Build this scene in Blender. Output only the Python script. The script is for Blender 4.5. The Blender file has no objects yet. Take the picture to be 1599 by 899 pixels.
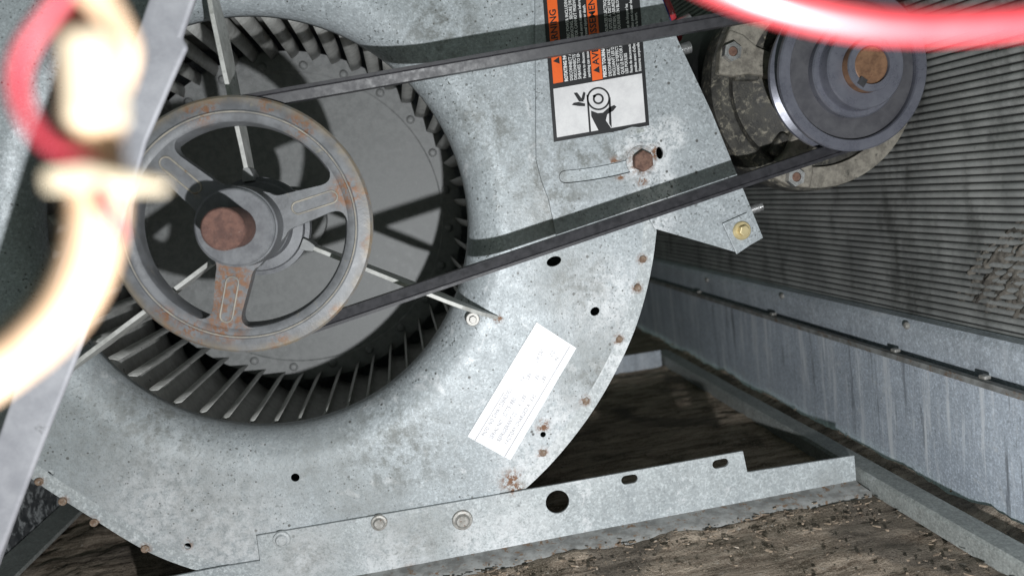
import bpy, bmesh, math, random
import numpy as np
from mathutils import Matrix, Vector, noise as mnoise
from mathutils.geometry import tessellate_polygon
R_ = math.radians
random.seed(7)
scn = bpy.context.scene
col = scn.collection

# ------------------------------------------------------------------ camera
# Plate of the blower = plane Y 0, shaft axis along Y through X 0 / Z .2925, cabinet floor Z 0.
F, W, H = 1180.0, 1599.0, 899.0
ROT = np.array([[0.9809, 0.1422, -0.1330], [-0.1494, 0.1120, -0.9824], [-0.1248, 0.9835, 0.1311]])
u_, _, v_ = np.linalg.svd(ROT); ROT = u_ @ v_
CAM = np.array([0.1041, -0.6, 0.2977])
cam = bpy.data.objects.new('camera', bpy.data.cameras.new('camera')); col.objects.link(cam)
cam.matrix_world = Matrix.Translation(CAM.tolist()) @ Matrix(ROT.tolist()).to_4x4()
cam.data.sensor_width = 36; cam.data.lens = F / W * 36
cam.data.clip_start = .01; cam.data.clip_end = 20
cam.data.dof.use_dof = True; cam.data.dof.focus_distance = .61; cam.data.dof.aperture_fstop = 6.0
scn.camera = cam

# ------------------------------------------------------------------ light
wd = bpy.data.worlds.new('World'); scn.world = wd; wd.use_nodes = True
wd.node_tree.nodes['Background'].inputs[0].default_value = (.74, .95, .82, 1)
wd.node_tree.nodes['Background'].inputs[1].default_value = .15
lamp = bpy.data.lights.new('hand_torch_light', 'POINT')
lamp.energy = 18.8; lamp.color = (.965, .985, 1); lamp.shadow_soft_size = .007
lo = bpy.data.objects.new('hand_torch_light', lamp); col.objects.link(lo)
LPOS = CAM + ROT @ np.array([.095, -.165, 0.0])
lo.location = LPOS.tolist()
scn.view_settings.view_transform = 'Standard'; scn.view_settings.look = 'None'
scn.view_settings.exposure = 0; scn.view_settings.gamma = 1

# ------------------------------------------------------------------ pixel -> place
def ray(px, py): return ROT @ np.array([(px - W / 2) / F, -(py - H / 2) / F, -1.])
def onY(px, py, Y=0.): d = ray(px, py); return CAM + d * ((Y - CAM[1]) / d[1])
def onZ(px, py, Z=0.): d = ray(px, py); return CAM + d * ((Z - CAM[2]) / d[2])
def onX(px, py, X): d = ray(px, py); return CAM + d * ((X - CAM[0]) / d[0])
def xz(px, py, Y=0.): p = onY(px, py, Y); return (p[0], p[2])
SX, SZ = 0.0, .2925          # blower shaft
MX, MZ = .4605, .353         # motor shaft

# ------------------------------------------------------------------ materials
class NT:
    def __init__(s, name):
        s.m = bpy.data.materials.new(name); s.m.use_nodes = True; s.t = s.m.node_tree
        s.b = s.t.nodes['Principled BSDF']; g = s.t.nodes.new('ShaderNodeNewGeometry'); s.pos = g.outputs['Position']
    def set(s, inp, v):
        if hasattr(v, 'is_output'): s.t.links.new(v, inp)
        elif isinstance(v, (tuple, list)) and len(v) == 3 and inp.type == 'RGBA': inp.default_value = (*v, 1)
        else: inp.default_value = v
    def p(s, key, v): s.set(s.b.inputs[key], v)
    def map(s, sc, rot=(0, 0, 0), loc=(0, 0, 0)):
        n = s.t.nodes.new('ShaderNodeMapping'); s.t.links.new(s.pos, n.inputs[0])
        n.inputs['Scale'].default_value = sc; n.inputs['Rotation'].default_value = rot; n.inputs['Location'].default_value = loc
        return n.outputs[0]
    def noise(s, scale, detail=4, rough=.6, vec=None, dist=0.):
        n = s.t.nodes.new('ShaderNodeTexNoise'); s.t.links.new(vec or s.pos, n.inputs['Vector'])
        n.inputs['Scale'].default_value = scale; n.inputs['Detail'].default_value = detail; n.inputs['Roughness'].default_value = rough
        n.inputs['Distortion'].default_value = dist
        return n.outputs['Fac']
    def voro(s, scale, vec=None, feat='F1', out='Distance'):
        n = s.t.nodes.new('ShaderNodeTexVoronoi'); n.feature = feat; s.t.links.new(vec or s.pos, n.inputs['Vector'])
        n.inputs['Scale'].default_value = scale; return n.outputs[out]
    def ss(s, v, a, b, lo=0., hi=1.):
        n = s.t.nodes.new('ShaderNodeMapRange'); n.interpolation_type = 'SMOOTHSTEP'
        s.set(n.inputs[0], v); n.inputs[1].default_value = a; n.inputs[2].default_value = b; n.inputs[3].default_value = lo; n.inputs[4].default_value = hi
        return n.outputs[0]
    def mth(s, op, a, b=0., c=None):
        n = s.t.nodes.new('ShaderNodeMath'); n.operation = op; s.set(n.inputs[0], a); s.set(n.inputs[1], b)
        if c is not None: s.set(n.inputs[2], c)
        return n.outputs[0]
    def mix(s, f, a, b, mode='MIX'):
        n = s.t.nodes.new('ShaderNodeMix'); n.data_type = 'RGBA'; n.blend_type = mode
        s.set(n.inputs[0], f); s.set(n.inputs[6], a); s.set(n.inputs[7], b); return n.outputs[2]
    def near(s, pts):
        """mask that is 1 at the points and fades over each radius; pts = (x, y, z, r)"""
        acc = None
        for x, y, z, r in pts:
            n = s.t.nodes.new('ShaderNodeVectorMath'); n.operation = 'DISTANCE'; s.t.links.new(s.pos, n.inputs[0]); n.inputs[1].default_value = (x, y, z)
            d = s.ss(n.outputs['Value'], 0, r, 1., 0.)
            acc = d if acc is None else s.mth('MAXIMUM', acc, d)
        return acc
    def bump(s, h, strength=.3, dist=.001):
        n = s.t.nodes.new('ShaderNodeBump'); n.inputs['Strength'].default_value = strength; n.inputs['Distance'].default_value = dist
        s.set(n.inputs['Height'], h); s.t.links.new(n.outputs[0], s.b.inputs['Normal'])

RUST1, RUST2 = (.12, .052, .028), (.27, .145, .08)

def galv(name, base=(.405, .440, .460), dark=(.305, .333, .350), white=.5, specks=.92, metal=.10, rough=.46, rust=None, oxide=None, grime=None, streak=0., oxk=1., film_falloff=None):
    n = NT(name)
    big = n.noise(9, 3, .6); med = n.noise(60, 5, .7); fine = n.noise(420, 3, .7)
    f = n.ss(n.mth('ADD', n.mth('MULTIPLY', big, .4), n.mth('ADD', n.mth('MULTIPLY', med, .25), n.mth('MULTIPLY', n.noise(180, 5, .75), .35))), .36, .62)
    c = n.mix(f, dark, base)
    c = n.mix(n.ss(fine, .44, .66, 0, .62), c, tuple(min(1, x * 1.45) for x in base))
    c = n.mix(n.ss(n.noise(560, 3, .75), .50, .36, 0, .55), c, tuple(x * .50 for x in base))
    # zinc spangle cells
    sp = n.voro(260, feat='F1', out='Color')
    hs = n.t.nodes.new('ShaderNodeSeparateColor'); n.t.links.new(sp, hs.inputs[0])
    c = n.mix(n.ss(hs.outputs[0], .2, 1., 0, .30), c, tuple(x * .62 for x in base))
    # pale corrosion rings / blooms
    wv = n.noise(38, 6, .72, dist=.6)
    wm = n.ss(wv, .585, .66, 0, white)
    if oxide: 
        om = n.mth('MULTIPLY', n.mth('MINIMUM', n.mth('MULTIPLY', n.near(oxide), oxk), 1.), n.ss(n.noise(140, 5, .75), .34, .60, 0, .8))
        wm = n.mth('MAXIMUM', wm, om)
    c = n.mix(wm, c, n.mix(fine, (.58, .60, .615), (.78, .785, .80)))
    # dark pits
    pit = n.ss(n.noise(430, 2, .5), .63, .68, 0, specks)
    pitm = n.mth('MULTIPLY', pit, n.ss(n.noise(14, 3, .6), .40, .62))
    c = n.mix(pitm, c, (.06, .065, .06))
    for vsc, thr in ((95, .145), (210, .20)):
        vv = n.t.nodes.new('ShaderNodeTexVoronoi'); n.t.links.new(n.pos, vv.inputs['Vector']); vv.inputs['Scale'].default_value = vsc
        hc = n.t.nodes.new('ShaderNodeSeparateColor'); n.t.links.new(vv.outputs['Color'], hc.inputs[0])
        dot = n.mth('MULTIPLY', n.ss(vv.outputs['Distance'], thr * .6, thr, specks, 0.), n.ss(hc.outputs[1], .52, .60))
        dot = n.mth('MULTIPLY', dot, n.ss(n.noise(17, 4, .65), .40, .56, .12, 1.))
        c = n.mix(dot, c, (.075, .075, .07))
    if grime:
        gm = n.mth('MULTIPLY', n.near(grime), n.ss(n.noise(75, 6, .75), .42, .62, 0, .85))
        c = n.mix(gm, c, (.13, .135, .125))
    if film_falloff:  # dull dirt film; on the panel it also paints the light falloff
        fm = n.mth('MULTIPLY', n.near(film_falloff), n.ss(n.mth('ADD', n.mth('MULTIPLY', n.noise(90, 6, .75), .5), n.mth('MULTIPLY', n.noise(420, 4, .7), .5)), .38, .64, .15, .70))
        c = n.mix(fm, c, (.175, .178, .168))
    if streak:
        sv = n.noise(1, 6, .7, vec=n.map((45, 45, 3.2)))
        c = n.mix(n.ss(sv, .52, .64, 0, streak), c, (.70, .73, .77))
        c = n.mix(n.ss(sv, .44, .34, 0, streak), c, (.16, .175, .20))
    if streak > .5:
        s2 = n.noise(1, 5, .7, vec=n.map((150, 150, 7))); c = n.mix(n.ss(s2, .56, .68, 0, .7), c, (.74, .78, .83)); c = n.mix(n.ss(s2, .40, .32, 0, .7), c, (.13, .14, .155))
    r = n.ss(med, .3, .7, rough - .08, rough + .12)
    if rust:
        rm = n.mth('MULTIPLY', n.near(rust), 1.5); rm = n.mth('MULTIPLY', rm, n.ss(n.noise(230, 6, .8), .43, .56))
        rm = n.mth('MINIMUM', rm, 1.)
        c = n.mix(rm, c, n.mix(n.noise(300), RUST1, RUST2)); r = n.mth('ADD', r, n.mth('MULTIPLY', rm, .3))
    n.p('Base Color', c); n.p('Metallic', metal); n.p('Roughness', r)
    n.bump(n.mth('ADD', fine, n.mth('MULTIPLY', med, .8)), .30, .0007)
    return n.m

def simple(name, c1, c2, scale=120, rough=.5, metal=0., bump=.2, c3=None, t3=(.58, .66), coat=0., rust=None, sc3=90):
    n = NT(name); a = n.noise(scale, 6, .7)
    c = n.mix(n.ss(a, .36, .64), c1, c2)
    if c3: c = n.mix(n.ss(n.noise(sc3, 6, .75, dist=.3), *t3), c, c3)
    if rust:
        pts, base = rust
        rm = n.ss(n.noise(95, 6, .78), .62 - base, .74 - base)
        if pts: rm = n.mth('MAXIMUM', rm, n.mth('MULTIPLY', n.mth('MINIMUM', n.mth('MULTIPLY', n.near(pts), 1.7), 1.), n.ss(n.noise(210, 6, .8), .44, .56)))
        c = n.mix(rm, c, n.mix(n.noise(220), RUST1, RUST2))
    n.p('Base Color', c); n.p('Roughness', n.ss(a, .3, .7, rough - .07, rough + .1)); n.p('Metallic', metal)
    if coat: n.p('Coat Weight', coat)
    if bump: n.bump(n.noise(scale * 3, 4, .7), bump, .0006)
    return n.m

def P3(px, py, Y, r): p = onY(px, py, Y); return (p[0], p[1], p[2], r)
def flat(name, c, rough=.5): 
    n = NT(name); n.p('Base Color', n.mix(n.ss(n.noise(260, 4, .7), .35, .7, 0, .35), c, tuple(x * .75 for x in c))); n.p('Roughness', rough); return n.m

MT = {}
WELDS = [(1004, 405), (996, 449), (967, 530), (915, 626), (848, 707), (60, 752), (97, 783), (146, 816), (226, 857)]
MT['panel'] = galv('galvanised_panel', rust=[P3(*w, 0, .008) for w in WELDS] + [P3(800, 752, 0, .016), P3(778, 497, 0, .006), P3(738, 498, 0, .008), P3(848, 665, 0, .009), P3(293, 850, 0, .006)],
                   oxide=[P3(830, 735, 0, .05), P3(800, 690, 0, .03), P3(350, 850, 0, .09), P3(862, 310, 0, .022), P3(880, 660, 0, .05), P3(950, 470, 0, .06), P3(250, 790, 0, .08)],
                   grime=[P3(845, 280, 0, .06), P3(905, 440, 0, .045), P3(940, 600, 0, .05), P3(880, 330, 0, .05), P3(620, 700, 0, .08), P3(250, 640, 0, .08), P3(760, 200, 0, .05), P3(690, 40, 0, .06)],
                   film_falloff=[P3(150, 700, 0, .14), P3(330, 780, 0, .11), P3(480, 720, 0, .07), P3(930, 560, 0, .07), P3(880, 440, 0, .05), P3(560, 800, 0, .06), P3(860, 320, 0, .05)])  # lower-left points put the dimming of the light into the colour, with dirt
MT['plate'] = galv('galvanised_mount_plate', base=(.36, .39, .41), dark=(.30, .325, .34), white=.2, rust=[P3(1000, 252, -.002, .017), P3(1022, 240, -.002, .010), P3(968, 275, -.002, .006), P3(1002, 283, -.002, .007), P3(960, 255, -.002, .008)],
                   oxide=[P3(1005, 240, 0, .034), P3(1030, 290, 0, .02), P3(1010, 335, 0, .03), P3(1045, 210, 0, .02)], grime=[P3(900, 250, 0, .05), P3(960, 240, 0, .04), P3(870, 300, 0, .05)], oxk=2.2)
MT['flange'] = galv('galvanised_rim', base=(.46, .485, .49), white=.55, specks=.3, rust=[P3(*w, 0, .007) for w in WELDS] + [P3(805, 765, 0, .012)], oxide=[P3(845, 730, 0, .06), P3(970, 560, 0, .05)])
MT['rail'] = galv('galvanised_rail', base=(.44, .47, .48), white=.6, specks=.35, rust=[P3(722, 812, -.01, .011), P3(800, 768, 0, .006), P3(640, 897, -.01, .012), P3(800, 872, -.02, .012), P3(1000, 830, -.02, .016), P3(1180, 795, -.02, .016)],
                  film_falloff=[P3(480, 870, 0, .06), P3(650, 840, 0, .06), P3(1290, 750, 0, .02)], oxide=[P3(620, 878, -.01, .05), P3(470, 880, -.01, .05), P3(735, 840, 0, .03), P3(800, 850, 0, .06)])
MT['foot'] = simple('dirty_rail_foot', (.15, .15, .145), (.27, .275, .27), 70, .7, .1, .5, (.16, .10, .06), (.54, .64), sc3=120)
MT['wall'] = galv('galvanised_wall', base=(.52, .575, .65), dark=(.34, .38, .44), white=.35, specks=.4, streak=.85, metal=.12, rough=.40)
MT['trough'] = galv('galvanised_trough', base=(.52, .57, .63), dark=(.33, .36, .40), white=.4, specks=.4, streak=.3, metal=.15)
MT['wrapper'] = galv('galvanised_wrapper', base=(.36, .38, .39), metal=.2)
MT['blade'] = simple('dusty_blade_metal', (.36, .36, .34), (.52, .52, .50), 90, .5, .15, .2, (.10, .10, .09), (.60, .70))
MT['disc'] = simple('dusty_disc_metal', (.20, .205, .205), (.27, .275, .275), 160, .55, .1, .2, (.42, .42, .42), (.63, .70), sc3=420)
MT['iron'] = simple('grey_cast_iron', (.125, .128, .135), (.175, .18, .19), 70, .47, .1, .35, (.24, .225, .19), (.58, .72),
                    rust=([P3(352, 505, -.055, .020), P3(360, 440, -.055, .024), P3(350, 480, -.055, .022), P3(540, 300, -.055, .016), P3(577, 300, -.055, .011), P3(560, 250, -.055, .008), P3(470, 195, -.055, .014), P3(420, 158, -.055, .012),
                           P3(310, 165, -.055, .018), P3(295, 525, -.055, .018), P3(255, 500, -.055, .014), P3(580, 380, -.055, .010), P3(440, 540, -.055, .012), P3(530, 490, -.055, .010)], -.06))
_m = MT['iron']; _t = _m.node_tree; _n = NT.__new__(NT); _n.m = _m; _n.t = _t; _n.b = _t.nodes['Principled BSDF']; _n.pos = [q for q in _t.nodes if q.bl_idname == 'ShaderNodeNewGeometry'][0].outputs['Position']
_d = _t.nodes.new('ShaderNodeVectorMath'); _d.operation = 'DISTANCE'; _t.links.new(_n.map((1, 0, 1)), _d.inputs[0]); _d.inputs[1].default_value = (-.0035, 0, .2945)
_old = _n.b.inputs['Base Color'].links[0].from_socket
_w = _n.mth('MULTIPLY', _n.ss(_d.outputs['Value'], .0810, .0880), _n.ss(_n.noise(40, 6, .75), .38, .60, .15, .85))
_n.p('Base Color', _n.mix(_w, _old, (.215, .175, .125)))
MT['hub'] = simple('grey_hub_iron', (.115, .118, .128), (.165, .17, .18), 90, .5, .1, .3, rust=([], -.10))
MT['wornedge'] = simple('worn_tan_edge', (.20, .19, .175), (.33, .30, .25), 60, .5, .1, .3, (.20, .12, .06), (.56, .68))
MT['rust'] = simple('rusty_shaft', (.085, .042, .034), (.165, .085, .066), 190, .75, .1, .8, (.45, .37, .32), (.63, .70), sc3=300)
MT['rustbolt'] = simple('rusty_bolt', (.095, .048, .034), (.20, .115, .085), 240, .7, .1, .6)
MT['bronze'] = simple('brown_shaft_end', (.13, .068, .040), (.23, .125, .070), 120, .5, .25, .3, (.12, .05, .03), (.60, .68))
MT['belt'] = simple('black_rubber', (.016, .0155, .019), (.027, .026, .031), 160, .46, 0, .1, (.05, .047, .055), (.70, .80))
MT['keyblack'] = simple('keyway_shade_black', (.02, .02, .022), (.035, .034, .038), 160, .6)  # black for the shade inside the motor pulley's key slot
MT['sheave'] = simple('blue_grey_sheave', (.108, .111, .138), (.138, .142, .170), 60, .30, .3, .1)
MT['sheave_shade'] = simple('shaded_sheave_web', (.055, .054, .062), (.075, .074, .082), 80, .5, 0, .15)  # darker copy of the sheave; shade of the recessed web put into the colour
MT['steel'] = simple('bright_steel', (.45, .45, .45), (.6, .6, .6), 200, .32, .85, .1)
MT['motor'] = simple('dusty_black_casting', (.022, .021, .019), (.055, .052, .045), 120, .65, 0, .8, (.26, .235, .185), (.50, .72), sc3=150)
MT['motorpale'] = simple('pale_dusty_casting', (.13, .118, .10), (.25, .23, .195), 110, .7, 0, .8, (.07, .065, .055), (.56, .66), sc3=120)
MT['motorbody'] = simple('black_motor_shell', (.012, .012, .013), (.022, .022, .022), 80, .5)
MT['fin'] = simple('coil_fin_metal', (.13, .133, .128), (.27, .275, .265), 14, .5, .25, .3, (.05, .052, .05), (.56, .66), sc3=26)
n = NT('coil_fin_metal'); a = n.noise(14, 5, .7); diag_shade = n.noise(1, 5, .7, vec=n.map((1, 15, 5), rot=(R_(-35), 0, 0)))  # stretched noise paints soft diagonal shadows into the fin colour
c = n.mix(n.ss(a, .36, .64), (.24, .245, .24), (.38, .385, .375)); c = n.mix(n.ss(diag_shade, .48, .70, 0, .85), c, (.055, .056, .052)); c = n.mix(n.ss(n.noise(130, 5, .75), .62, .72, 0, .4), c, (.06, .06, .055))
n.p('Base Color', c); n.p('Roughness', .5); n.p('Metallic', .15); n.bump(n.noise(300, 4, .7), .3, .0006); MT['fin'] = n.m
MT['finback'] = simple('coil_gap_dark', (.014, .014, .014), (.026, .026, .025), 60, .8)
MT['lint'] = simple('matted_lint', (.055, .049, .042), (.155, .14, .122), 90, .95, 0, 1., (.04, .036, .03), (.56, .68), sc3=70)
MT['gold'] = simple('yellow_zinc_bolt', (.56, .46, .25), (.62, .52, .30), 60, .38, .55, .05)
MT['white'] = simple('white_label', (.60, .59, .60), (.70, .69, .695), 60, .5, 0, .0, (.30, .28, .27), (.66, .72), sc3=260)
MT['paper'] = simple('white_paper', (.86, .86, .89), (.92, .92, .94), 60, .4, 0, .05, (.70, .68, .74), (.64, .74), sc3=70)
MT['ink'] = flat('black_ink', (.018, .018, .02), .4)
MT['inkgrey'] = flat('faded_ink', (.42, .41, .43), .5)
MT['orange'] = flat('orange_ink', (.80, .125, .015), .45)
MT['text'] = flat('white_ink', (.72, .72, .72), .5)
MT['bar'] = simple('grey_painted_bar', (.30, .30, .33), (.42, .42, .45), 16, .45, .1, .3, (.13, .13, .135), (.60, .72), sc3=45)
MT['cream'] = simple('cream_insulation', (.46, .30, .19), (.56, .40, .27), 60, .5, 0, .0)
MT['plug'] = simple('cream_plug', (.46, .38, .27), (.52, .44, .32), 60, .5, 0, .0)
MT['red'] = simple('red_insulation', (.42, .035, .045), (.50, .05, .06), 60, .45, 0, .0, coat=1.)
MT['red'].node_tree.nodes['Principled BSDF'].inputs['Coat Roughness'].default_value = .38
MT['redpale'] = simple('pale_red_insulation', (.33, .03, .045), (.40, .045, .06), 60, .45, 0, .0)
MT['blue'] = simple('blue_insulation', (.02, .02, .18), (.03, .03, .24), 30, .3, 0, .0)
MT['speck'] = simple('speckled_galvanised', (.05, .055, .06), (.10, .105, .11), 90, .6, .1, .3, (.40, .42, .43), (.50, .58), sc3=85)
MT['oldsteel'] = galv('dull_floor_angle', base=(.34, .36, .35), dark=(.20, .21, .20), white=.25, specks=.3, metal=.15, rough=.55)
MT['weld'] = simple('brown_weld_spot', (.15, .095, .062), (.27, .20, .15), 300, .7, .1, .5, (.34, .33, .32), (.56, .64), sc3=300)
MT['worn'] = simple('worn_bolt_metal', (.26, .25, .23), (.42, .41, .39), 240, .45, .4, .4, (.17, .10, .07), (.58, .66), sc3=200)

n = NT('dirty_floor_board')
a = n.noise(1, 8, .72, vec=n.map((16, 120, 60), rot=(0, 0, R_(6)))); b = n.noise(210, 6, .75); g = n.noise(16, 4, .6); k = n.noise(80, 6, .8)
c = n.mix(n.ss(a, .33, .66), (.13, .095, .068), (.56, .46, .365)); c = n.mix(n.ss(b, .50, .70, 0, .8), c, (.46, .385, .31)); c = n.mix(n.ss(g, .52, .66, 0, .65), c, (.07, .06, .04))
c = n.mix(n.ss(k, .60, .68, 0, .8), c, (.56, .51, .45)); c = n.mix(n.ss(k, .40, .34, 0, .8), c, (.03, .024, .017))
h1 = n.noise(650, 4, .75); c = n.mix(n.ss(h1, .54, .66, 0, .75), c, (.60, .52, .43)); c = n.mix(n.ss(h1, .44, .34, 0, .8), c, (.03, .023, .017)); pt = n.noise(6, 3, .6, dist=.5); c = n.mix(n.ss(pt, .56, .62, 0, .55), c, (.11, .10, .088))
n.p('Base Color', c); n.p('Roughness', .92); n.p('Specular IOR Level', .2); n.bump(n.mth('ADD', n.mth('ADD', b, n.noise(520, 4, .7)), n.mth('MULTIPLY', a, 1.5)), .9, .0018); MT['floor'] = n.m
MT['chip'] = simple('straw_chip', (.09, .068, .05), (.30, .235, .175), 200, .9, 0, .3, (.50, .45, .39), (.58, .66), sc3=140)

# ------------------------------------------------------------------ builders
def children_of(o): return [c for c in bpy.data.objects if c.parent == o]
def link(name, me, mat, parent=None, smooth=False, loc=None):
    o = bpy.data.objects.new(name, me); col.objects.link(o)
    if mat and not me.materials: me.materials.append(MT[mat])
    if smooth:
        for p in me.polygons: p.use_smooth = True
    if loc is not None: o.location = loc
    if parent is not None:
        o.parent = parent; o.matrix_parent_inverse = Matrix.Translation(parent.location).inverted()
    return o
def tag(o, label=None, cat=None, group=None, kind=None):
    if label: o['label'] = label
    if cat: o['category'] = cat
    if group: o['group'] = group
    if kind: o['kind'] = kind
    return o
def thing(name, loc, label, cat, group=None):
    o = bpy.data.objects.new(name, None); col.objects.link(o); o.location = loc; o.empty_display_size = .01
    return tag(o, label, cat, group)
def mesh(verts, faces):
    me = bpy.data.meshes.new('m'); me.from_pydata([tuple(map(float, v)) for v in verts], [], faces); me.validate(); me.update(); return me
def bev(o, w=.0006, seg=2, ang=35):
    m = o.modifiers.new('bevel', 'BEVEL'); m.width = w; m.segments = seg; m.limit_method = 'ANGLE'; m.angle_limit = R_(ang); return o
def autosmooth(me, ang=35):
    for p in me.polygons: p.use_smooth = True
    me.set_sharp_from_angle(angle=R_(ang))
def area(p): return .5 * sum(p[i][0] * p[(i + 1) % len(p)][1] - p[(i + 1) % len(p)][0] * p[i][1] for i in range(len(p)))
def poly_mesh(outer, holes, y0, y1, fn=None):
    """flat sheet outline (x, z) with holes, y0 front, y1 back"""
    loops = [outer if area(outer) > 0 else outer[::-1]] + [h if area(h) < 0 else h[::-1] for h in holes]
    flatp = [q for l in loops for q in l]; N = len(flatp)
    tri = tessellate_polygon([[Vector((q[0], q[1], 0)) for q in l] for l in loops])
    V = [(q[0], y0, q[1]) for q in flatp] + [(q[0], y1, q[1]) for q in flatp]; Fc = []
    for t in tri:
        A = area([flatp[i] for i in t])
        if abs(A) < 1e-14: continue
        t = list(t) if A > 0 else list(t)[::-1]
        Fc.append(t); Fc.append([i + N for i in t[::-1]])
    s = 0
    for l in loops:
        L = len(l)
        for i in range(L): a_, b_ = s + i, s + (i + 1) % L; Fc.append([b_, a_, a_ + N, b_ + N])
        s += L
    return mesh(V, Fc)
def circ(c, r, n=32, a0=0.): return [(c[0] + r * math.cos(a0 + 2 * math.pi * i / n), c[1] + r * math.sin(a0 + 2 * math.pi * i / n)) for i in range(n)]
def stadium(p, q, w, n=8):
    a_ = math.atan2(q[1] - p[1], q[0] - p[0]); out = []
    for i in range(n + 1): t = a_ + math.pi / 2 + math.pi * i / n; out.append((p[0] + w * math.cos(t), p[1] + w * math.sin(t)))
    for i in range(n + 1): t = a_ - math.pi / 2 + math.pi * i / n; out.append((q[0] + w * math.cos(t), q[1] + w * math.sin(t)))
    return out
def pxpoly(pts, Y=0.): return [xz(x, y, Y) for x, y in pts]
def smoothpts(pts, it=2, closed=True):
    for _ in range(it):
        o = []
        for i in range(len(pts) if closed else len(pts) - 1):
            a_, b_ = pts[i], pts[(i + 1) % len(pts)]
            o += [tuple(.75 * p + .25 * q for p, q in zip(a_, b_)), tuple(.25 * p + .75 * q for p, q in zip(a_, b_))]
        pts = o if closed else [pts[0]] + o + [pts[-1]]
    return pts
def lathe(prof, c=(0, 0), n=96, closed=False):
    """profile of (r, y) turned round the Y direction through c = (x, z)"""
    V, Fc = [], []; m = len(prof)
    for i in range(n):
        a_ = 2 * math.pi * i / n
        for r, y in prof: V.append((c[0] + r * math.cos(a_), y, c[1] + r * math.sin(a_)))
    for i in range(n):
        j = (i + 1) % n
        for k in range(m if closed else m - 1):
            l = (k + 1) % m; Fc.append([i * m + k, j * m + k, j * m + l, i * m + l])
    me = mesh(V, Fc); bm = bmesh.new(); bm.from_mesh(me); bmesh.ops.remove_doubles(bm, verts=bm.verts, dist=1e-6)
    bmesh.ops.recalc_face_normals(bm, faces=bm.faces); bm.to_mesh(me); bm.free(); autosmooth(me, 30); return me
def tube(path, r, n=12, flatten=None):
    V, Fc = [], []; pts = [Vector(p) for p in path]; up = Vector((0, -1, 0))
    for i, p in enumerate(pts):
        t = (pts[min(i + 1, len(pts) - 1)] - pts[max(i - 1, 0)]).normalized(); s = t.cross(up)
        if s.length < 1e-4: s = t.cross(Vector((1, 0, 0)))
        s.normalize(); w = s.cross(t); rr = r[i] if isinstance(r, (list, tuple)) else r
        for k in range(n): a_ = 2 * math.pi * k / n; V.append(p + s * (rr * math.cos(a_)) + w * (rr * math.sin(a_)))
    for i in range(len(pts) - 1):
        for k in range(n): Fc.append([i * n + k, i * n + (k + 1) % n, (i + 1) * n + (k + 1) % n, (i + 1) * n + k])
    Fc.append(list(range(n))[::-1]); Fc.append([(len(pts) - 1) * n + k for k in range(n)])
    me = mesh(V, Fc); autosmooth(me, 50); return me
def spline(pts, it=3): return smoothpts([tuple(p) for p in pts], it, closed=False)
def box(x0, x1, y0, y1, z0, z1):
    V = [(x, y, z) for x in (x0, x1) for y in (y0, y1) for z in (z0, z1)]
    return mesh(V, [[0, 1, 3, 2], [4, 6, 7, 5], [0, 4, 5, 1], [2, 3, 7, 6], [0, 2, 6, 4], [1, 5, 7, 3]])
def hexhead(parent, px, py, Y, r, h, mat, washer=None, wmat=None, rot=.2, name='hex_bolt', flange=None):
    c = xz(px, py, Y)
    y0 = Y - .0014 if washer else Y
    me = poly_mesh(circ(c, r, 6, rot), [], y0 - h, y0 + .0004); o = link(name, me, mat, parent); bev(o, r * .13, 2, 30)
    if washer: link('washer', lathe([(0, Y - .0015), (washer * .9, Y - .0015), (washer, Y - .0009), (washer, Y + .0003)], c, 40), wmat or mat, o)
    return o

# ------------------------------------------------------------------ cabinet: floor, side walls
XW = .5335
xs = np.arange(-.34, XW, .0052); ys = np.arange(-.36, .86, .0062)
V, Fc = [], []
for y in ys:
    for x in xs:
        v = Vector((x * 14, y * 30, 0)); z = .0030 * mnoise.fractal(v, 1., 2., 4) + .0016 * mnoise.fractal(Vector((x * 90, y * 150, 3)), 1., 2., 3)
        z += .006 * max(0, 1 - abs(y + .030) / .012) * max(0, .35 + mnoise.noise(Vector((x * 22, 0, 5))))
        z += .010 * max(0, 1 - (XW - x) / .022) * max(0, .4 + mnoise.noise(Vector((2, y * 14, 5))))
        V.append((x, y, z - .004))
nx = len(xs)
for j in range(len(ys) - 1):
    for i in range(nx - 1): Fc.append([j * nx + i, j * nx + i + 1, (j + 1) * nx + i + 1, (j + 1) * nx + i])
fl = link('floor', mesh(V, Fc), 'floor', smooth=True); tag(fl, 'brown dirt-caked cabinet floor board', 'floor', kind='structure')

w = link('wall', box(XW, XW + .004, -.5, .90, -.01, .0985), 'wall'); tag(w, 'streaked galvanised cabinet side wall below the coil', 'wall', kind='structure')
link('ledge', box(XW + .004, XW + .016, -.5, .90, .085, .0965), 'oldsteel', w)
link('lip', box(XW - .003, XW + .003, -.5, .90, .0985, .1035), 'foot', w)
# sloping trough band above the ledge
tz = [(.0155, .096), (.013, .104), (.0125, .128), (.016, .1335), (.026, .1345)]
V = [(XW + dx, y, z) for y in (-.5, .90) for dx, z in tz]; m = len(tz)
tr = link('trough', mesh(V, [[i, i + 1, m + i + 1, m + i] for i in range(m - 1)]), 'trough', w)
for (px, py) in [(1222, 462), (1417, 508), (1105, 437)]:
    p = onX(px, py, XW + .012); s = link('screw', lathe([(0, -.003), (.002, -.003), (.0034, -.0018), (.0036, 0)], (0, 0), 16), 'worn', w, loc=(p[0], p[1], p[2])); s.rotation_euler = (0, 0, R_(-90)); s.matrix_parent_inverse = Matrix()
for (px, py) in [(1090, 461), (1205, 492), (1395, 545), (1534, 585)]:
    p = onX(px, py, XW + .002); s = link('clip', box(-.003, .003, -.0035, .0035, 0, .003), 'worn', w, loc=(p[0] + .002, p[1], .1034)); s.matrix_parent_inverse = Matrix(); bev(s, .0008)
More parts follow.
